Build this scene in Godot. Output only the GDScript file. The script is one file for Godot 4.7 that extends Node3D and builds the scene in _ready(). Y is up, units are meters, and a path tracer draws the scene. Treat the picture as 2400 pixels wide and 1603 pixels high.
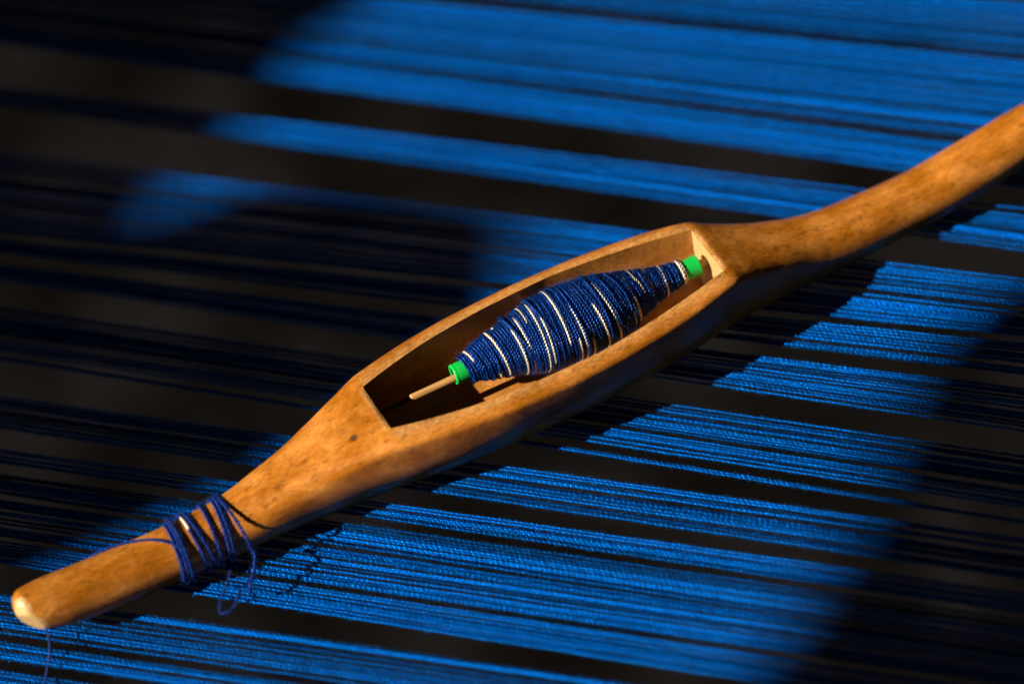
extends Node3D
# A weaver's boat shuttle with a wound bobbin lying on a blue warp, low sun from the left through the shaped opening of an added, unseen wall.

var rng := RandomNumberGenerator.new()
var grain := FastNoiseLite.new()
var mottle := FastNoiseLite.new()
var fleck := FastNoiseLite.new()

const AXIS_TURN := 44.35          # degrees of the shuttle's long axis from the warp direction
const SHUTTLE_AT := Vector3(0.01922, 0.0, 0.01728)
const SUN_SIDE := 0.0            # degrees between the sun's travel and the shuttle's axis
const SUN_HEIGHT := 32.0
const OPENING := 55.5             # half length of the shuttle's well, millimetres

# along the shuttle, millimetres: place, half width, top, bottom
const HULL := [
	[-175.0, 1.2, 18.6, 16.2], [-174.0, 3.9, 21.0, 13.2], [-171.5, 6.2, 22.4, 10.0], [-167.5, 7.3, 22.3, 7.6], [-160.0, 8.1, 21.5, 5.3],
	[-145.0, 8.3, 19.9, 3.1], [-125.0, 8.4, 18.6, 1.9], [-110.0, 8.6, 19.2, 1.3], [-98.0, 9.4, 21.4, 1.0], [-86.0, 10.4, 23.4, 0.7],
	[-75.0, 12.2, 25.8, 0.4], [-64.0, 14.4, 28.4, 0.2], [-54.0, 17.0, 30.0, 0.2], [-45.0, 18.9, 30.0, 0.2], [-35.0, 20.6, 30.0, 0.2],
	[-20.0, 22.0, 30.0, 0.2], [0.0, 22.5, 30.0, 0.2], [15.0, 22.0, 30.0, 0.2], [30.0, 20.6, 30.0, 0.2], [42.0, 18.8, 30.0, 0.2],
	[50.0, 17.0, 30.0, 0.2], [56.0, 15.4, 29.7, 0.1], [62.0, 13.7, 27.8, 0.0], [68.0, 12.4, 25.6, -0.2], [76.0, 11.2, 23.1, -0.3],
	[88.0, 10.1, 20.3, -0.3], [105.0, 9.4, 18.4, 0.1], [125.0, 8.9, 18.0, 0.4], [145.0, 8.9, 20.2, 2.2], [160.0, 8.6, 22.4, 5.6],
	[170.0, 7.6, 23.8, 9.6], [176.0, 5.2, 23.6, 13.2], [178.0, 1.6, 21.3, 17.0]]
# half width of the well between its inner walls
const WORN_A := Vector3(-0.72, -0.25, 0.65)       # the two flats worn on the left tip
const WORN_A_AT := Vector3(-171.1, 12.9, 4.4)
const WORN_B := Vector3(-0.62, 0.60, 0.50)
const WORN_B_AT := Vector3(-171.2, 21.9, 3.7)
const WELL := [[-56.0, 9.4], [-44.0, 12.6], [-30.0, 15.3], [-10.0, 17.2], [8.0, 17.5], [20.0, 16.5], [32.0, 14.8], [44.0, 12.6], [56.0, 9.8]]


func _ready() -> void:
	rng.seed = 4711
	# ---------------------------------------------------------------- camera, sky, sun, exposure
	var cam := Camera3D.new()
	cam.name = "camera"
	cam.near = 0.05
	cam.far = 30.0
	var lens := CameraAttributesPhysical.new()
	lens.frustum_focal_length = 135.0
	lens.frustum_focus_distance = 1.137
	lens.frustum_near = 0.05
	lens.frustum_far = 30.0
	lens.exposure_aperture = 4.0
	cam.attributes = lens
	cam.transform = Transform3D(Basis(Vector3(0.948578, -0.127676, -0.289653), Vector3(-0.137953, 0.656837, -0.741306), Vector3(0.284902, 0.743145, 0.605447)).orthonormalized(), Vector3(0.33396, 0.87111, 0.70970))
	add_child(cam)
	cam.current = true

	var env := Environment.new()
	env.background_mode = Environment.BG_SKY
	var sky_look := ProceduralSkyMaterial.new()
	sky_look.sky_top_color = Color(0.46, 0.44, 0.42)
	sky_look.sky_horizon_color = Color(0.27, 0.25, 0.23)
	sky_look.ground_bottom_color = Color(0.05, 0.045, 0.04)
	sky_look.ground_horizon_color = Color(0.12, 0.11, 0.10)
	sky_look.sun_angle_max = 1.0
	env.sky = Sky.new()
	env.sky.sky_material = sky_look
	env.background_energy_multiplier = 0.048
	env.tonemap_mode = Environment.TONE_MAPPER_LINEAR
	env.tonemap_exposure = 2.15
	env.sdfgi_enabled = true
	env.ssao_enabled = true
	env.ssil_enabled = true
	var around := WorldEnvironment.new()
	around.name = "surroundings"
	around.environment = env
	add_child(around)

	var turn := deg_to_rad(AXIS_TURN - SUN_SIDE)
	var travel := Vector3(cos(turn), 0, -sin(turn))           # where the sunlight is heading, on the level
	var high := deg_to_rad(SUN_HEIGHT)
	var sun := DirectionalLight3D.new()
	sun.name = "sun"
	sun.light_energy = 1.6
	sun.light_color = Color(1.0, 0.93, 0.82)
	sun.light_angular_distance = 0.53
	sun.shadow_enabled = true
	add_child(sun)
	sun.look_at_from_position(Vector3.ZERO, travel * cos(high) - Vector3.UP * sin(high), Vector3.UP)

	# ---------------------------------------------------------------- setting
	grain.seed = 3; grain.frequency = 1.0; grain.fractal_octaves = 3
	mottle.seed = 8; mottle.frequency = 1.0; mottle.fractal_octaves = 4
	fleck.seed = 21; fleck.frequency = 1.0; fleck.fractal_octaves = 2
	build_floor()
	build_sun_blocker(travel, high)
	build_warp()
	build_shuttle()
	build_bobbin()
	build_tied_yarn()
	build_loose_yarn()


# ==================================================================== helpers
func tag(o: Node, label: String, category: String, group := "", kind := "") -> void:
	if label: o.set_meta("label", label)
	if category: o.set_meta("category", category)
	if group: o.set_meta("group", group)
	if kind: o.set_meta("kind", kind)


func put(called: String, mesh: Mesh, material: Material, parent: Node = self) -> MeshInstance3D:
	var o := MeshInstance3D.new()
	o.name = called
	o.mesh = mesh
	if material: o.material_override = material
	parent.add_child(o, true)
	return o


func root(called: String, t: Transform3D) -> Node3D:
	var o := Node3D.new()
	o.name = called
	o.transform = t
	add_child(o, true)
	return o


func noise_picture(side: int, freq: float, seed_: int, octaves := 4, normal := false, strength := 4.0, ramp: Gradient = null) -> NoiseTexture2D:
	var n := FastNoiseLite.new()
	n.seed = seed_; n.frequency = freq; n.fractal_octaves = octaves
	var t := NoiseTexture2D.new()
	t.width = side; t.height = side; t.seamless = true
	t.noise = n
	t.as_normal_map = normal
	t.bump_strength = strength
	if ramp: t.color_ramp = ramp
	return t


class Sheet:            # grows an indexed mesh: positions, normals, colours (linear)
	var v := PackedVector3Array()
	var n := PackedVector3Array()
	var c := PackedColorArray()
	var i := PackedInt32Array()

	func grid(rows: int, cols: int, from: int, closed: bool) -> void:
		for r in rows - 1:
			for k in (cols if closed else cols - 1):
				var a := from + r * cols + k
				var b := from + r * cols + (k + 1) % cols
				i.append_array([a, b, a + cols, b, b + cols, a + cols])

	func smooth(from := 0) -> void:
		n.resize(v.size())
		var t := 0
		while t < i.size():
			var a := i[t]
			if a >= from:
				var b := i[t + 1]
				var d := i[t + 2]
				var f := (v[d] - v[a]).cross(v[b] - v[a])
				n[a] += f; n[b] += f; n[d] += f
			t += 3
		for k in range(from, n.size()):
			n[k] = n[k].normalized()

	func mesh() -> ArrayMesh:
		var t := 0
		while t < i.size():          # every face turns the way its normals point
			var a := i[t]; var b := i[t + 1]; var d := i[t + 2]
			if (v[d] - v[a]).cross(v[b] - v[a]).dot(n[a] + n[b] + n[d]) < 0.0:
				i[t + 1] = d; i[t + 2] = b
			t += 3
		var arrays := []
		arrays.resize(Mesh.ARRAY_MAX)
		arrays[Mesh.ARRAY_VERTEX] = v
		arrays[Mesh.ARRAY_NORMAL] = n
		arrays[Mesh.ARRAY_COLOR] = c
		arrays[Mesh.ARRAY_INDEX] = i
		var m := ArrayMesh.new()
		m.add_surface_from_arrays(Mesh.PRIMITIVE_TRIANGLES, arrays)
		return m


# two twisted plies round a path; tint(along 0..1, metres) gives the linear colour
func twisted(sh: Sheet, path: PackedVector3Array, ply: float, off: float, pitch: float, sides: int, tint: Callable, start := 0.0) -> void:
	var count := path.size()
	var tangent := (path[1] - path[0]).normalized()
	var side := tangent.cross(Vector3.UP if absf(tangent.y) < 0.9 else Vector3.RIGHT).normalized()
	var gone := PackedFloat32Array(); gone.resize(count)
	var frames: Array[Basis] = []
	for k in count:
		if k > 0: gone[k] = gone[k - 1] + path[k].distance_to(path[k - 1])
		tangent = (path[mini(k + 1, count - 1)] - path[maxi(k - 1, 0)]).normalized()
		side = (side - tangent * side.dot(tangent)).normalized()
		frames.append(Basis(tangent, side, tangent.cross(side)))
	for p in 2:
		var from := sh.v.size()
		for k in count:
			var f := frames[k]
			var a := start + TAU * gone[k] / pitch + PI * p
			var out := f.y * cos(a) + f.z * sin(a)
			var thick := ply * (1.0 + 0.16 * fleck.get_noise_2d(gone[k] * 700.0 + start * 90.0, p * 40.0))
			var mid := path[k] + out * off
			# the ply leans with the twist
			var lean := (f.x + (f.z * cos(a) - f.y * sin(a)) * (TAU * off / pitch)).normalized()
			var u := (out - lean * out.dot(lean)).normalized()
			var w := lean.cross(u)
			var col: Color = tint.call(gone[k], p)
			for s in sides:
				var b := TAU * s / sides
				var dir := u * cos(b) + w * sin(b)
				sh.v.append(mid + dir * thick)
				sh.n.append(dir)
				sh.c.append(col)
		sh.grid(count, sides, from, true)


# stray fibres that stand off a yarn
func fuzz(sh: Sheet, path: PackedVector3Array, radius: float, count: int, longest: float, tint: Color, gen: RandomNumberGenerator) -> void:
	for h in count:
		var k := gen.randi_range(1, path.size() - 2)
		var along := (path[k + 1] - path[k - 1]).normalized()
		var any := Vector3(gen.randfn(), gen.randfn(), gen.randfn())
		var out := (any - along * any.dot(along)).normalized()
		var base := path[k] + out * radius * 0.8
		var lean := (out + along * gen.randf_range(-1.4, 1.4)).normalized()
		var mid := base + lean * longest * gen.randf_range(0.2, 0.55)
		var tip := mid + (lean + along * gen.randf_range(-1.2, 1.2) + any * 0.25).normalized() * longest * gen.randf_range(0.2, 0.5)
		var x := lean.cross(along).normalized() * 0.000022
		var y := lean.cross(x).normalized() * 0.000022
		var from := sh.v.size()
		for ring in [base, mid]:
			for q in 3:
				var d := x * cos(TAU * q / 3.0) + y * sin(TAU * q / 3.0)
				sh.v.append(ring + d); sh.n.append(d.normalized()); sh.c.append(tint)
		sh.v.append(tip); sh.n.append(lean); sh.c.append(tint)
		sh.grid(2, 3, from, true)
		for q in 3:
			sh.i.append_array([from + 3 + q, from + 3 + (q + 1) % 3, from + 6])


func yarn_material(rough: float, shine: float, sheen := 0.0) -> StandardMaterial3D:
	var m := StandardMaterial3D.new()
	m.vertex_color_use_as_albedo = true
	m.roughness = rough
	m.metallic_specular = shine
	m.metallic = sheen
	return m


func spline(points: Array, step: float) -> PackedVector3Array:
	var curve := Curve3D.new()
	for k in points.size():
		var before: Vector3 = points[maxi(k - 1, 0)]
		var after: Vector3 = points[mini(k + 1, points.size() - 1)]
		var d := (after - before) / 6.0
		curve.add_point(points[k], -d, d)
	var out := PackedVector3Array()
	var total := curve.get_baked_length()
	var n := maxi(4, int(total / step))
	for k in n + 1:
		out.append(curve.sample_baked(total * k / n, true))
	return out


# ==================================================================== setting
func build_floor() -> void:
	var ramp := Gradient.new()
	ramp.colors = PackedColorArray([Color(0.60, 0.56, 0.50), Color(0.74, 0.70, 0.66), Color(0.96, 0.92, 0.92)])  # mottled earth; stray light on the floor is put into the paler tones
	ramp.offsets = PackedFloat32Array([0.25, 0.5, 0.75])
	var m := StandardMaterial3D.new()
	m.albedo_texture = noise_picture(512, 0.012, 5, 5, false, 1.0, ramp)
	m.uv1_triplanar = true
	m.uv1_world_triplanar = true
	m.uv1_scale = Vector3.ONE * 1.6
	m.roughness = 0.95
	var box := BoxMesh.new()
	box.size = Vector3(7, 0.1, 7)
	var o := put("floor", box, m)
	o.position = Vector3(0, -0.65, 0)
	tag(o, "dark brown earth floor seen through the gaps of the blue warp", "", "", "structure")


# unseen wall added to block the sun: its opening is shaped to leave the patch of light on the warp
func build_sun_blocker(travel: Vector3, high: float) -> void:
	var lit := [
		Vector2(0.0552, -0.2047), Vector2(0.0276, -0.1854), Vector2(0.0030, -0.1849), Vector2(-0.0092, -0.1761), Vector2(-0.0143, -0.1722), Vector2(-0.0336, -0.1613),
		Vector2(-0.0530, -0.1532), Vector2(-0.0676, -0.1519), Vector2(-0.0692, -0.1483), Vector2(-0.0703, -0.1451), Vector2(-0.0758, -0.1431), Vector2(-0.0779, -0.1409),
		Vector2(-0.0748, -0.1374), Vector2(-0.0670, -0.1358), Vector2(-0.0607, -0.1342), Vector2(-0.0514, -0.1343), Vector2(-0.0440, -0.1344), Vector2(-0.0276, -0.1269),
		Vector2(0.0081, -0.0974), Vector2(0.0224, -0.0794), Vector2(0.0226, -0.0693), Vector2(0.0129, -0.0558), Vector2(0.0051, -0.0415), Vector2(-0.0481, -0.0314),
		Vector2(-0.0984, -0.0213), Vector2(-0.1274, -0.0210), Vector2(-0.1742, -0.0230), Vector2(-0.2159, -0.0237), Vector2(-0.2436, 0.0133), Vector2(-0.0384, 0.1439),
		Vector2(-0.0073, 0.1232), Vector2(0.0097, 0.1182), Vector2(0.0344, 0.1029), Vector2(0.0517, 0.0933), Vector2(0.0698, 0.0741), Vector2(0.0904, 0.0536),
		Vector2(0.1125, 0.0435), Vector2(0.1352, 0.0355), Vector2(0.1531, 0.0390), Vector2(0.2672, 0.0506), Vector2(0.3176, -0.0190)]
	var away := 2.2
	var hole := PackedVector2Array()
	for p in lit:
		hole.append(Vector2(p.y, (p.x + away) * tan(high)))
	var across := Vector3(-travel.z, 0, travel.x)      # towards +y of the lit outline
	var m := StandardMaterial3D.new()
	m.albedo_color = Color(0.22, 0.16, 0.11)
	m.roughness = 0.9
	var wall := CSGCombiner3D.new()
	wall.name = "sun_blocking_wall"
	wall.transform = Transform3D(Basis(across, Vector3.UP, across.cross(Vector3.UP)), SHUTTLE_AT - travel * away)
	var plate := CSGBox3D.new()
	plate.name = "blocker_plate"
	plate.size = Vector3(4.0, 3.6, 0.012)
	plate.position = Vector3(0, 1.2, 0)
	plate.material = m
	wall.add_child(plate)
	var cut := CSGPolygon3D.new()
	cut.name = "opening"
	cut.polygon = hole
	cut.depth = 0.1
	cut.position = Vector3(0, 0, 0.05)
	cut.operation = CSGShape3D.OPERATION_SUBTRACTION
	cut.material = m
	wall.add_child(cut)
	add_child(wall)
	tag(wall, "added unseen wall that blocks low sun, its ragged opening shaped to leave the sun patch", "wall")


# ==================================================================== warp
const HALF := 0.33

func build_warp() -> void:
	var plain := yarn_material(0.30, 0.10, 0.6)
	var kinds: Array[ArrayMesh] = []
	for k in 6:
		var gen := RandomNumberGenerator.new()
		gen.seed = 100 + k
		var n := int(2.0 * HALF / 0.000245)
		var path := PackedVector3Array()
		for j in n + 1:
			var x := -HALF + 2.0 * HALF * j / n
			path.append(Vector3(x, 0.00013 * mottle.get_noise_2d(x * 40.0, k * 31.0), 0.00022 * mottle.get_noise_2d(x * 30.0, k * 31.0 + 500.0)))
		var sh := Sheet.new()
		var tone: float = [0.36, 0.55, 0.78, 0.92, 1.05, 1.2][k]
		var tint := func(s: float, p: int) -> Color:
			var q := tone * (1.0 + 0.6 * fleck.get_noise_2d(s * 260.0, k * 17.0 + p * 5.0))
			q *= 1.4 if p == 0 else 0.5  # two-toned plies; the contrast puts the sparkle of the twist into the colour
			return Color(0.0, minf(0.148 * q, 0.22), minf(0.68 * q, 0.95))
		twisted(sh, path, 0.00022, 0.0002, 0.00165, 6, tint, k * 1.3)
		fuzz(sh, path, 0.00038, 3000, 0.0017, Color(0.004, 0.15, 0.52), gen)
		kinds.append(sh.mesh())

	# where each band of yarns runs: its far edge at the left and right ends of its span, then its near edge (millimetres across the warp)
	var bands := [
		[-156.1, -174.7, -141.3, -149.7, "wide blurred blue warp band in the top right corner, farthest from the shuttle"],
		[-135.4, -148.0, -131.9, -140.4, "thin blurred blue warp strand just under the farthest band at top right"],
		[-130.7, -139.3, -122.3, -131.6, "blurred blue warp band second below the dark gap at top right"],
		[-121.5, -130.9, -115.0, -122.0, "blurred blue warp band whose lit end is at the top centre"],
		[-113.6, -120.5, -109.4, -109.3, "blurred blue warp band between two thin dark lines in the upper right"],
		[-107.4, -107.5, -96.9, -88.8, "broad blurred blue warp band directly above the long dark gap with grey patch"],
		[-77.5, -82.3, -69.7, -64.5, "single bright blue warp band lying between two wide dark gaps behind the shuttle"],
		[-48.3, -54.0, -38.8, -50.4, "warp band carrying the largest isolated blue sun spot at upper left"],
		[-36.0, -49.8, -31.9, -41.5, "warp band carrying the middle one of three sun spots at upper left"],
		[-29.5, -39.7, -13.4, -33.6, "shaded warp band carrying the faintest, lowest sun spot at upper left"],
		[-9.7, -31.6, -6.7, -16.5, "warp strand narrow at left, widening right of the shuttle with a bright streak"],
		[-0.5, -11.8, 1.7, -5.5, "narrow warp band under the bobbin, upper of a close pair at right"],
		[1.8, -2.6, 3.5, 4.8, "narrow warp band under the bobbin, lower of a close pair at right"],
		[14.6, 13.1, 32.6, 32.8, "broad sharp blue warp band right of the shuttle's middle, lone yarn below it"],
		[34.3, 38.0, 35.6, 39.2, "lone pair of blue warp yarns crossing the dark gap below the broad sharp band"],
		[50.4, 42.3, 62.3, 58.2, "sharp blue warp band that comes out under the solid body below the nail hole"],
		[71.8, 62.5, 75.6, 70.2, "blue warp band crossed by the top of the wavy thread shadow"],
		[80.8, 72.2, 86.4, 80.7, "blue warp band crossed by the middle of the wavy thread shadow"],
		[87.1, 81.9, 95.0, 86.3, "blue warp band crossed by the lower part of the wavy thread shadow"],
		[96.6, 87.4, 103.7, 94.6, "blue warp band just right of the wrapped yarn that narrows from the hanging loop"],
		[104.7, 96.8, 107.1, 99.7, "thin blue warp strand running behind the small hanging yarn loop"],
		[107.7, 100.4, 112.0, 107.6, "blue warp band at the foot of the hanging loop, above a wide gap"],
		[124.9, 111.7, 130.9, 117.7, "blue warp band starting under the shuttle's pale worn tip, below the wide dark gap"],
		[132.2, 118.6, 137.1, 124.2, "soft blue warp band just below the pale worn tip, lower of two close together"],
		[142.1, 128.0, 146.6, 134.9, "blurred blue warp band second from the bottom edge at lower left"],
		[151.6, 138.2, 155.5, 143.0, "blurred blue warp band in the bottom left corner, the nearest of the warp"]]
	for b in bands:
		var base := root("warp_band", Transform3D(Basis(), Vector3(0, -0.0006, 0.0005 * (b[0] + b[2]) * 0.5 + 0.0005 * (b[1] + b[3]) * 0.5)))
		tag(base, b[4], "warp yarns", "bands of blue warp yarn")
		var w: float = maxf(b[2] - b[0], b[3] - b[1])
		var n := maxi(2, roundi(w / 0.93))
		var spots := PackedFloat32Array()
		var sum := 0.0
		for k in n:
			spots.append(sum)
			sum += rng.randf_range(0.5, 1.2) * (1.9 if rng.randf() < 0.13 else 1.0)
		for k in n:
			var share := 0.04 + 0.92 * spots[k] / maxf(spots[n - 1], 0.01)
			var z1: float = lerpf(b[0], b[2], share) * 0.001
			var z2: float = lerpf(b[1], b[3], share + rng.randfn(0.0, 0.11 if rng.randf() < 0.1 else 0.02)) * 0.001
			var dir := Vector3(0.4, rng.randfn(0.0, 0.0006), z2 - z1).normalized()
			var up := Vector3.UP.rotated(Vector3.RIGHT, rng.randf() * TAU)
			var side := dir.cross(up).normalized()
			var t := Transform3D(Basis(dir, side.cross(dir), side), Vector3(0, clampf(rng.randfn(-0.0002, 0.0008), -0.002, 0.0004), 0.5 * (z1 + z2) - base.position.z))
			if rng.randf() < 0.5:
				t.basis = t.basis.rotated(Vector3.UP, PI)
			t = t.translated_local(Vector3(rng.randf_range(-0.025, 0.025), 0, 0))
			put("yarn", kinds[rng.randi() % kinds.size()], plain, base).transform = t


# ==================================================================== shuttle
func soft(table: Array, s: float, col: int) -> float:       # smooth curve through a table
	var k := 0
	while k < table.size() - 2 and s > table[k + 1][0]:
		k += 1
	var x0: float = table[k][0]
	var x1: float = table[k + 1][0]
	var y0: float = table[k][col]
	var y1: float = table[k + 1][col]
	var slope := (y1 - y0) / (x1 - x0)
	var m0 := slope
	var m1 := slope
	if k > 0:
		var a: float = (y0 - table[k - 1][col]) / (x0 - table[k - 1][0])
		m0 = 0.0 if a * slope <= 0.0 else 2.0 * a * slope / (a + slope)
	if k < table.size() - 2:
		var a: float = (table[k + 2][col] - y1) / (table[k + 2][0] - x1)
		m1 = 0.0 if a * slope <= 0.0 else 2.0 * a * slope / (a + slope)
	var h := x1 - x0
	var t := clampf((s - x0) / h, 0.0, 1.0)
	return (2 * t * t * t - 3 * t * t + 1) * y0 + (t * t * t - 2 * t * t + t) * h * m0 + (3 * t * t - 2 * t * t * t) * y1 + (t * t * t - t * t) * h * m1


class Ring:             # one cross-section
	var a: float; var yt: float; var yb: float; var yc: float; var pl: float; var pu: float

	func point(phi: float) -> Vector2:            # (across, up); 0 is the near side, 90 degrees the top
		var c := cos(phi); var s := sin(phi)
		var e := 2.0 / (pu if s > 0.0 else pl)
		return Vector2(a * signf(c) * pow(absf(c), e), yc + (yt - yc if s > 0.0 else yc - yb) * signf(s) * pow(absf(s), e))

	func top(across: float) -> float:
		return yc + (yt - yc) * pow(maxf(0.0, 1.0 - pow(minf(absf(across) / a, 1.0), pu)), 1.0 / pu)


func ring(s: float) -> Ring:
	var r := Ring.new()
	r.a = soft(HULL, s, 1); r.yt = soft(HULL, s, 2); r.yb = soft(HULL, s, 3)
	var h := r.yt - r.yb
	var k := clampf((h - 18.0) / 12.0, 0.0, 1.0)
	r.yc = r.yb + h * lerpf(0.5, 0.84, k)
	r.pl = lerpf(2.0, 2.2, k)
	r.pu = lerpf(2.0, 5.0, clampf((h - 20.0) / 9.5, 0.0, 1.0))
	return r


# the wood's own colour (linear): honey brown with grain, darker handled patches, pores, paler bare wood where it is cut or worn
func wood(p: Vector3) -> Color:
	var g := grain.get_noise_3d(p.x * 0.06, p.y * 0.55, p.z * 0.55)
	var m := mottle.get_noise_3d(p.x * 0.05, p.y * 0.10, p.z * 0.10)
	var f := fleck.get_noise_3d(p.x * 0.55, p.y * 1.0, p.z * 1.0)
	var d := fleck.get_noise_3d(p.x * 0.16 + 90.0, p.y * 0.3, p.z * 0.3)
	var q := 1.0 + 0.28 * g + 0.30 * m + 0.16 * f
	if f > 0.5: q *= 0.85
	if d > 0.42: q *= 1.0 - minf(0.35, (d - 0.42) * 2.4)
	var c := Color(0.365, 0.126, 0.0095).lerp(Color(0.45, 0.185, 0.038), clampf(0.4 + 1.3 * m, 0.0, 1.0))
	return Color(c.r * q, c.g * q, c.b * q)


func bare(p: Vector3) -> Color:
	var q := 1.0 + 0.15 * grain.get_noise_3d(p.x * 0.3, p.y * 0.5, p.z * 1.4) + 0.08 * fleck.get_noise_3d(p.x, p.y * 1.2, p.z * 1.2)
	return Color(0.55 * q, 0.37 * q, 0.175 * q)


func skin(p: Vector3, phi: float) -> Color:
	var c := wood(p)
	# the left tip is worn flat and through the finish, with an uneven outline
	if p.x < -155.0:
		var ragged := 0.5 * mottle.get_noise_3d(p.x * 0.3, p.y * 0.3, p.z * 0.3) + 0.25 * fleck.get_noise_3d(p.x, p.y, p.z)
		var deep := maxf(WORN_A.dot(p - WORN_A_AT), WORN_B.dot(p - WORN_B_AT)) + 1.15 + ragged
		c = c.lerp(bare(p), clampf(deep / 0.35, 0.0, 1.0))
	# a nail hole and two nicks
	var dot := Vector2(p.x + 65.9, p.z - 5.1).length()
	if phi > 0.0 and phi < PI and dot < 1.5:
		c = c.lerp(Color(0.05, 0.03, 0.02), 0.9 if dot < 0.9 else 0.9 * (1.5 - dot) / 0.6)
	return c


func worn(p: Vector3) -> Vector3:
	if p.x < -150.0:
		p -= WORN_A * maxf(0.0, WORN_A.dot(p - WORN_A_AT))
		p -= WORN_B * maxf(0.0, WORN_B.dot(p - WORN_B_AT))
	return p


func build_shuttle() -> void:
	var place := Transform3D(Basis(Vector3.UP, deg_to_rad(AXIS_TURN)), SHUTTLE_AT)
	var t := root("weaving_shuttle", place)
	tag(t, "honey brown wooden boat shuttle with a hollow well, lying across blue warp", "shuttle")
	var mm := 0.001
	var sh := Sheet.new()
	# rows along the shuttle, closer at the tips, and one exactly at each end of the well
	var rows: Array[float] = []
	var s := -175.0
	while s < 178.0:
		rows.append(s)
		s += 0.25 if s < -166.0 or s > 172.0 else 0.55
	rows.append(178.0)
	for e in [-OPENING, OPENING]:
		var near := 0
		for k in rows.size():
			if absf(rows[k] - e) < absf(rows[near] - e): near = k
		rows[near] = e
	var rings: Array[Ring] = []
	var starts: Array[float] = []
	for x in rows:
		var r := ring(x)
		rings.append(r)
		var share := 0.57
		if absf(x) <= OPENING:
			share = clampf(soft(WELL, x, 1) / r.a, 0.1, 0.97)
		else:
			var r2 := ring(signf(x) * OPENING)
			share = soft(WELL, signf(x) * OPENING, 1) / r2.a
		starts.append(acos(pow(share, r.pu / 2.0)))
	# outside
	var cols := 120
	for k in rows.size():
		var a := starts[k]
		for j in cols:
			var phi := lerpf(a, -PI - a, j / float(cols - 1))
			var q := rings[k].point(phi)
			var p := Vector3(rows[k], q.y, q.x)
			sh.v.append(worn(p))
			var c := skin(p, phi)
			if absf(p.x) < OPENING and (j < 9 or j > cols - 10):      # the rim is rubbed paler
				c = c.lerp(bare(p), clampf(0.30 + 0.5 * fleck.get_noise_3d(p.x * 0.5, p.y, p.z), 0.0, 0.6) * (1.0 if j < 5 or j > cols - 6 else 0.5))
			sh.c.append(c)
	sh.grid(rows.size(), cols, 0, false)
	# solid crowns before and behind the well
	var crown := 44
	for half in [-1.0, 1.0]:
		var from := sh.v.size()
		var n := 0
		for k in rows.size():
			if rows[k] * half < OPENING - 0.001: continue
			n += 1
			for j in crown:
				var phi := lerpf(PI - starts[k], starts[k], j / float(crown - 1))
				var q := rings[k].point(phi)
				var p := Vector3(rows[k], q.y, q.x)
				var edge := absf(p.x) - OPENING
				var c := skin(p, phi)
				if edge < 2.2:
					c = c.lerp(bare(p), clampf(0.45 + 0.6 * fleck.get_noise_3d(p.x * 0.6, p.y, p.z), 0.0, 0.8) * clampf(1.0 - (edge - 0.9) / 1.2, 0.0, 1.0))
				p.y -= 0.5 * pow(maxf(0.0, 1.0 - edge / 1.4), 2.0) * sin(PI * j / float(crown - 1))
				sh.v.append(worn(p))
				sh.c.append(c)
		sh.grid(n, crown, from, false)
	weld_normals(sh)
	var keep := sh.v.size()
	# the well
	var well := 64
	var n_well := 0
	for k in rows.size():
		if absf(rows[k]) > OPENING + 0.001: continue
		n_well += 1
		for j in well:
			var q := well_point(rings[k], rows[k], j / float(well - 1))
			var p := Vector3(rows[k], q.y, q.x)
			sh.v.append(p)
			var c := wood(p * 1.3 + Vector3(40, 9, 3))
			sh.c.append(c.lerp(bare(p), 0.12))
	sh.grid(n_well, well, keep, false)
	# end walls of the well, cut across the grain
	for e in [-OPENING, OPENING]:
		var r := ring(e)
		var from := sh.v.size()
		for j in well:
			var q := well_point(r, e, j / float(well - 1))
			var y1 := r.top(q.x) - 0.5 * sin(PI * acos(clampf(q.x / soft(WELL, e, 1), -1.0, 1.0)) / PI)
			for i in 14:
				var p := Vector3(e, lerpf(q.y, y1, i / 13.0), q.x)
				sh.v.append(p)
				sh.c.append(bare(p))
		sh.grid(well, 14, from, false)
	# facing: everything inside the well looks into it
	sh.smooth(keep)
	var at := keep
	for k in range(keep, sh.v.size()):
		var inward := Vector3(0, 18, 0) - sh.v[k]
		inward.x *= 0.2 if absf(absf(sh.v[k].x) - OPENING) > 0.01 else 5.0
		if sh.n[k].dot(inward) < 0.0: sh.n[k] = -sh.n[k]
	for k in sh.v.size():
		sh.v[k] *= mm
	var m := StandardMaterial3D.new()
	m.vertex_color_use_as_albedo = true
	m.roughness = 0.55
	var gr := Gradient.new()
	gr.colors = PackedColorArray([Color(0.78, 0.73, 0.66), Color(0.94, 0.93, 0.91), Color(1, 1, 1)])
	gr.offsets = PackedFloat32Array([0.25, 0.43, 0.66])
	m.albedo_texture = noise_picture(512, 0.06, 44, 4, false, 1.0, gr)
	var rr := Gradient.new()
	rr.colors = PackedColorArray([Color(0.22, 0.22, 0.22), Color(0.44, 0.44, 0.44)])
	m.roughness_texture = noise_picture(512, 0.03, 12, 4, false, 1.0, rr)
	m.roughness = 1.0
	m.metallic_specular = 0.5
	m.normal_enabled = true
	m.normal_texture = noise_picture(512, 0.055, 31, 4, true, 5.0)
	m.normal_scale = 0.16
	m.uv1_triplanar = true
	m.uv1_scale = Vector3(11, 75, 75)
	put("body", sh.mesh(), m, t)
	# the slim bamboo pin that carries the bobbin, and a thinner rod with the shade over its left end put into the colour
	var bamboo := StandardMaterial3D.new()
	bamboo.vertex_color_use_as_albedo = true
	bamboo.roughness = 0.5
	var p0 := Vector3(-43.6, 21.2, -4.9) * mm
	var p1 := Vector3(OPENING + 0.5, 23.2, -1.9) * mm
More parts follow.
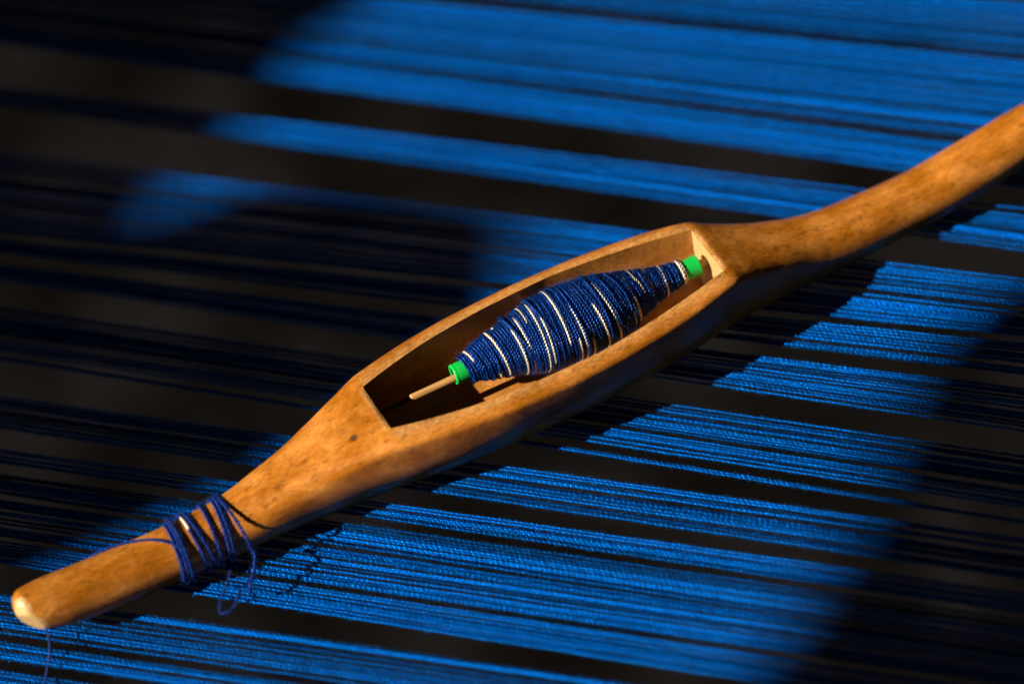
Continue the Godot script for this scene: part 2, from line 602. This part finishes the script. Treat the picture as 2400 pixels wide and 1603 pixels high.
	var pin := put("bobbin_pin", rod(p0, p1, 0.00115, 0.00125, Color(0.42, 0.23, 0.085), 0.35), bamboo, t)
	put("pin_shaded_end", rod(p0 + (p0 - p1).normalized() * 0.0117, p0 + (p1 - p0).normalized() * 0.004, 0.0006, 0.0006, Color(0.035, 0.022, 0.014), 0.3), bamboo, pin)


func well_point(r: Ring, s: float, u: float) -> Vector2:
	var w := minf(soft(WELL, s, 1), r.a * 0.97)
	var psi := -PI * (1.0 - u)               # far edge to near edge through the floor
	psi = lerpf(-PI, 0.0, u)
	var top := r.top(w)
	var deep := 21.5
	var c := cos(psi)
	var q := sin(psi)
	return Vector2(w * signf(c) * pow(absf(c), 0.5), top - deep * pow(absf(q), 0.5))


# normals of a mesh whose pieces share edges: points at one place share their normal
func weld_normals(sh: Sheet) -> void:
	sh.smooth()
	var seen := {}
	for k in sh.v.size():
		var key := Vector3i((sh.v[k] * 200.0).round())
		seen[key] = seen.get(key, Vector3.ZERO) + sh.n[k]
	for k in sh.v.size():
		var key := Vector3i((sh.v[k] * 200.0).round())
		sh.n[k] = (seen[key] as Vector3).normalized()
		var out := sh.v[k] - Vector3(clampf(sh.v[k].x, -165, 165), 12, 0)
		if sh.n[k].dot(out) < 0.0: sh.n[k] = -sh.n[k]


func rod(a: Vector3, b: Vector3, r0: float, r1: float, col: Color, streak: float) -> ArrayMesh:
	var sh := Sheet.new()
	var dir := (b - a).normalized()
	var u := dir.cross(Vector3.UP).normalized()
	var w := u.cross(dir)
	var rows := 40
	var prof := [[0.0, 0.0], [0.0, 0.55], [0.0003, 0.9], [0.0007, 1.0]]
	var total := a.distance_to(b)
	var stops := []
	for p in prof: stops.append([p[0], p[1]])
	for k in rows: stops.append([0.0007 + (total - 0.0014) * (k + 1) / rows, 1.0])
	for k in 3: stops.append([total - prof[2 - k][0], prof[2 - k][1]])
	for st in stops:
		var r: float = lerpf(r0, r1, st[0] / total) * st[1]
		for j in 16:
			var ang := TAU * j / 16.0
			var d := u * cos(ang) + w * sin(ang)
			sh.v.append(a + dir * st[0] + d * r)
			var q := 1.0 + streak * fleck.get_noise_2d(j * 3.0, st[0] * 60.0)
			sh.c.append(Color(col.r * q, col.g * q, col.b * q))
	sh.grid(stops.size(), 16, 0, true)
	sh.smooth()
	for k in sh.v.size():
		var h := sh.v[k] - a
		var out := h - dir * clampf(h.dot(dir), 0.0006, total - 0.0006)
		if sh.n[k].dot(out) < 0.0: sh.n[k] = -sh.n[k]
	return sh.mesh()


# ==================================================================== bobbin
# radius of the wound yarn along the bobbin, millimetres
const WOUND := [[0.0, 3.3], [2.0, 3.6], [5.0, 4.6], [10.0, 6.4], [15.0, 7.7], [20.5, 9.0], [26.0, 10.7], [31.0, 11.6], [38.0, 12.0], [45.0, 11.5], [51.0, 10.8], [57.0, 8.9], [63.0, 6.8], [68.0, 5.3], [72.0, 4.4], [77.0, 3.8]]

func build_bobbin() -> void:
	var place := Transform3D(Basis(Vector3.UP, deg_to_rad(AXIS_TURN)), SHUTTLE_AT)
	var a := place * (Vector3(-29.2, 23.0, -4.5) * 0.001)
	var b := place * (Vector3(53.0, 23.2, -2.0) * 0.001)
	var dir := (b - a).normalized()
	var side := dir.cross(Vector3.UP).normalized()
	var t := root("bobbin", Transform3D(Basis(dir, side.cross(dir), side), a))
	tag(t, "bobbin of white-flecked dark blue yarn on a green tube in the shuttle's well", "bobbin")
	# the green plastic tube shows at both ends
	var green := StandardMaterial3D.new()
	green.albedo_color = Color(0.07, 0.68, 0.28)
	green.roughness = 0.3
	green.subsurf_scatter_enabled = true
	green.subsurf_scatter_strength = 0.15
	put("tube", pipe(0.082, 0.0032, 0.0023), green, t)
	# wound yarn
	var sh := Sheet.new()
	var gen := RandomNumberGenerator.new()
	gen.seed = 77
	var from := 4.0
	var to := 77.0
	# under layer, so that no light falls between the turns
	var n := 120
	for k in n:
		var s := lerpf(from, to, k / float(n - 1))
		for j in 40:
			var ang := TAU * j / 40.0
			var r: float = (soft(WOUND, s, 1) - 1.1 if k > 0 and k < n - 1 else 3.35)
			sh.v.append(Vector3(s, r * cos(ang), r * sin(ang)) * 0.001)
			sh.n.append(Vector3(0, cos(ang), sin(ang)))
			sh.c.append(Color(0.001, 0.030, 0.20))
	sh.grid(n, 40, 0, true)
	put("winding_core", sh.mesh(), yarn_material(0.8, 0.3), t)
	sh = Sheet.new()
	var paths: Array[PackedVector3Array] = []
	for layer in 3:
		var path := PackedVector3Array()
		var s := from if layer < 2 else 11.0
		var ang := 0.0
		while s < (to if layer < 2 else 58.0):
			var r := soft(WOUND, s, 1) - ([0.45, 1.0, 0.1][layer] as float)
			r += 0.45 * mottle.get_noise_2d(ang * 0.11, 60.0 + layer) + 0.12 * fleck.get_noise_2d(ang * 0.8, 3.0)
			var tilt := 0.10 * sin(s * 0.16 + layer * 2.0) + ([0.07, -0.16, 0.26][layer] as float)
			var x := s + r * tilt * cos(ang + 0.6) + 0.35 * mottle.get_noise_2d(ang * 0.22, 9.0 + layer)
			path.append(Vector3(x, r * sin(ang), r * cos(ang) * (1.0 if layer != 1 else -1.0)) * 0.001)
			var step := 0.26 / maxf(r, 2.0)
			ang += step
			s += step / TAU * (0.86 + 0.45 * mottle.get_noise_1d(floorf(ang / TAU) * 0.9 + layer * 50.0)) * ([1.0, 1.3, 9.0][layer] as float)
		paths.append(path)
		# white where the yarn was tied off from the dye
		var white := PackedVector2Array()
		var run := 0.0
		while run < 6.0:
			run += gen.randf_range(0.06, 0.18)
			var long := gen.randf_range(0.012, 0.032)
			white.append(Vector2(run, run + long))
			run += long
		var cursor := [0]
		var tint := func(g: float, p: int) -> Color:
			if g < 0.0005: cursor[0] = 0
			while cursor[0] < white.size() - 1 and g > white[cursor[0]].y + 0.002: cursor[0] += 1
			var w: Vector2 = white[cursor[0]]
			var q := 1.0 + 0.5 * fleck.get_noise_2d(g * 420.0, p * 9.0 + layer * 3.0)
			q *= 1.3 if p == 0 else 0.7
			var blue := Color(0.001 * q, 0.030 * q, 0.20 * q)
			var inside := minf(smoothstep(w.x - 0.0012, w.x + 0.0004, g), 1.0 - smoothstep(w.y - 0.0004, w.y + 0.0012, g))
			return blue.lerp(Color(0.70, 0.66, 0.56), inside)
		twisted(sh, path, 0.00027, 0.00019, 0.0021, 6, tint, layer * 0.7)
	fuzz(sh, paths[0], 0.0004, 9000, 0.0024, Color(0.03, 0.07, 0.26), gen)
	put("winding", sh.mesh(), yarn_material(0.30, 0.3, 0.4), t)


func pipe(length: float, r_out: float, r_in: float) -> ArrayMesh:
	var prof := [[0.0004, r_in], [0.0, r_in + 0.0002], [0.0, r_out - 0.0002], [0.0003, r_out], [0.0009, r_out - 0.00004], [0.0012, r_out - 0.00012], [0.0015, r_out - 0.00004]]
	for k in 20: prof.append([0.002 + (length - 0.004) * k / 19.0, r_out])
	prof.append_array([[length - 0.0005, r_out + 0.0001], [length - 0.0002, r_out + 0.0001], [length, r_out - 0.0001], [length, r_in + 0.0002], [length - 0.0004, r_in]])
	var sh := Sheet.new()
	for p in prof:
		for j in 40:
			var ang := TAU * j / 40.0
			sh.v.append(Vector3(p[0], p[1] * cos(ang), p[1] * sin(ang)))
			sh.c.append(Color.WHITE)
	sh.grid(prof.size(), 40, 0, true)
	sh.smooth()
	for k in sh.v.size():
		var out := sh.v[k] - Vector3(clampf(sh.v[k].x, 0.0003, length - 0.0003), 0, 0)
		out = Vector3(out.x * 20.0, sh.v[k].y, sh.v[k].z) if absf(out.x) > 0.0 else out
		if sh.n[k].dot(out) < 0.0: sh.n[k] = -sh.n[k]
	return sh.mesh()


# ==================================================================== yarn tied round the arm
func on_arm(s: float, phi: float, off: float) -> Vector3:
	var r := ring(s)
	var q := r.point(phi)
	var mid := Vector2(0, 0.5 * (r.yt + r.yb))
	var out := (q - mid).normalized()
	q += out * off
	return Vector3(s, q.y, q.x)


func weft_tint(g: float, p: int) -> Color:
	var q := 1.0 + 0.5 * fleck.get_noise_2d(g * 400.0, p * 9.0 + 70.0)
	q *= 1.3 if p == 0 else 0.7
	return Color(0.005 * q, 0.026 * q, 0.19 * q)


func build_tied_yarn() -> void:
	var place := Transform3D(Basis(Vector3.UP, deg_to_rad(AXIS_TURN)), SHUTTLE_AT)
	var t := root("tied_yarn", place)
	tag(t, "dark blue yarn wound several times round the shuttle's left arm with a hanging loop", "yarn")
	# each turn: where it crosses the crest, where it crosses the near underside, how far it stands off
	var turns := [[-124.8, -126.9, 0.5], [-123.7, -125.4, 0.6], [-123.0, -124.2, 1.0], [-119.7, -118.9, 0.5], [-118.2, -116.2, 0.6], [-113.2, -114.6, 0.6], [-109.5, -112.2, 0.5], [-108.4, -110.8, 0.6], [-107.5, -105.2, 0.6]]
	var pts := []
	for k in turns.size():
		var now: Array = turns[k]
		var next: Array = turns[mini(k + 1, turns.size() - 1)]
		for j in 16:
			var u := j / 16.0
			var phi := PI * 0.72 - u * TAU
			var share := 0.5 - 0.5 * cos(minf(u * 2.0, 1.0) * PI)
			var s: float
			if u < 0.5: s = lerpf(now[0], now[1], share)
			else: s = lerpf(now[1], next[0], 0.5 - 0.5 * cos((u - 0.5) * 2.0 * PI))
			var off: float = now[2]
			if k == turns.size() - 1: off += 3.0 * smoothstep(0.05, 0.36, u) 
			pts.append(on_arm(s, phi, off) * 0.001)
			if k == turns.size() - 1 and u > 0.36: break
	# the loose end leaves under the arm and hangs in a small loop towards the camera
	var end: Vector3 = pts[-1]
	for p in [[-105.6, 10.5, 14.5], [-108.0, 10.0, 18.5], [-111.0, 8.0, 21.5], [-112.5, 5.0, 23.0]]:
		pts.append(Vector3(p[0], p[1], p[2]) * 0.001)
	var sh := Sheet.new()
	var path := spline(pts, 0.0003)
	var gen := RandomNumberGenerator.new()
	gen.seed = 5
	# one white fleck at the crest of the third strand
	var mark := on_arm(-119.0, 1.75, 0.6) * 0.001
	var gone := 0.0
	var best := 1.0
	var at := 0.0
	for k in range(1, path.size()):
		gone += path[k].distance_to(path[k - 1])
		if path[k].distance_to(mark) < best:
			best = path[k].distance_to(mark); at = gone
	var tint := func(g: float, p: int) -> Color:
		var w := 1.0 - smoothstep(0.0026, 0.0036, absf(g - at))
		return weft_tint(g, p).lerp(Color(0.76, 0.70, 0.58), w)
	twisted(sh, path, 0.00031, 0.00025, 0.0023, 6, tint)
	fuzz(sh, path, 0.0004, 3600, 0.0024, Color(0.03, 0.06, 0.26), gen)
	var yarn := yarn_material(0.45, 0.25, 0.3)
	put("wrapped_turns", sh.mesh(), yarn, t)
	# the loose start runs along the far edge of the crest towards the tip
	var sh2 := Sheet.new()
	var start := []
	for q in [[-124.0, 0.9, 0.9], [-127.5, 1.35, 0.5], [-132.0, 1.75, 0.45], [-138.0, 2.1, 0.45], [-144.0, 2.45, 0.5], [-149.0, 2.9, 0.6], [-151.0, 3.5, 0.6]]:
		start.append(on_arm(q[0], q[1], q[2]) * 0.001)
	var path2 := spline(start, 0.0003)
	twisted(sh2, path2, 0.00026, 0.00018, 0.0020, 6, weft_tint)
	fuzz(sh2, path2, 0.0004, 160, 0.0016, Color(0.03, 0.06, 0.26), gen)
	put("loose_start", sh2.mesh(), yarn, t)
	# hanging loop beside the arm
	var sh3 := Sheet.new()
	var loop := []
	for q in [[-112.6, 4.0, 9.0], [-114.5, 3.2, 12.0], [-117.8, 2.2, 15.2], [-121.0, 1.5, 18.6], [-121.2, 1.3, 21.2], [-118.0, 1.5, 21.4], [-114.8, 2.0, 18.8], [-113.2, 1.5, 16.4]]:
		loop.append(Vector3(q[0], q[1], q[2]) * 0.001)
	var path3 := spline(loop, 0.0003)
	twisted(sh3, path3, 0.00016, 0.00012, 0.0018, 6, weft_tint)
	fuzz(sh3, path3, 0.0003, 300, 0.0016, Color(0.03, 0.06, 0.26), gen)
	put("hanging_loop", sh3.mesh(), yarn, t)


func build_loose_yarn() -> void:
	var place := Transform3D(Basis(Vector3.UP, deg_to_rad(AXIS_TURN)), SHUTTLE_AT)
	var t := root("loose_thread", place)
	tag(t, "thin dark thread hanging straight down from under the shuttle's pale worn tip", "thread")
	var pts := []
	for q in [[-168.0, 8.0, 1.0], [-169.5, 4.0, 6.0], [-174.0, 1.8, 13.0], [-182.0, 1.2, 24.0], [-191.5, 1.0, 37.0], [-203.0, 0.9, 53.0]]:
		pts.append(Vector3(q[0], q[1], q[2]) * 0.001)
	var sh := Sheet.new()
	twisted(sh, spline(pts, 0.0003), 0.00020, 0.00014, 0.0020, 6, weft_tint)
	put("strand", sh.mesh(), yarn_material(0.5, 0.4), t)
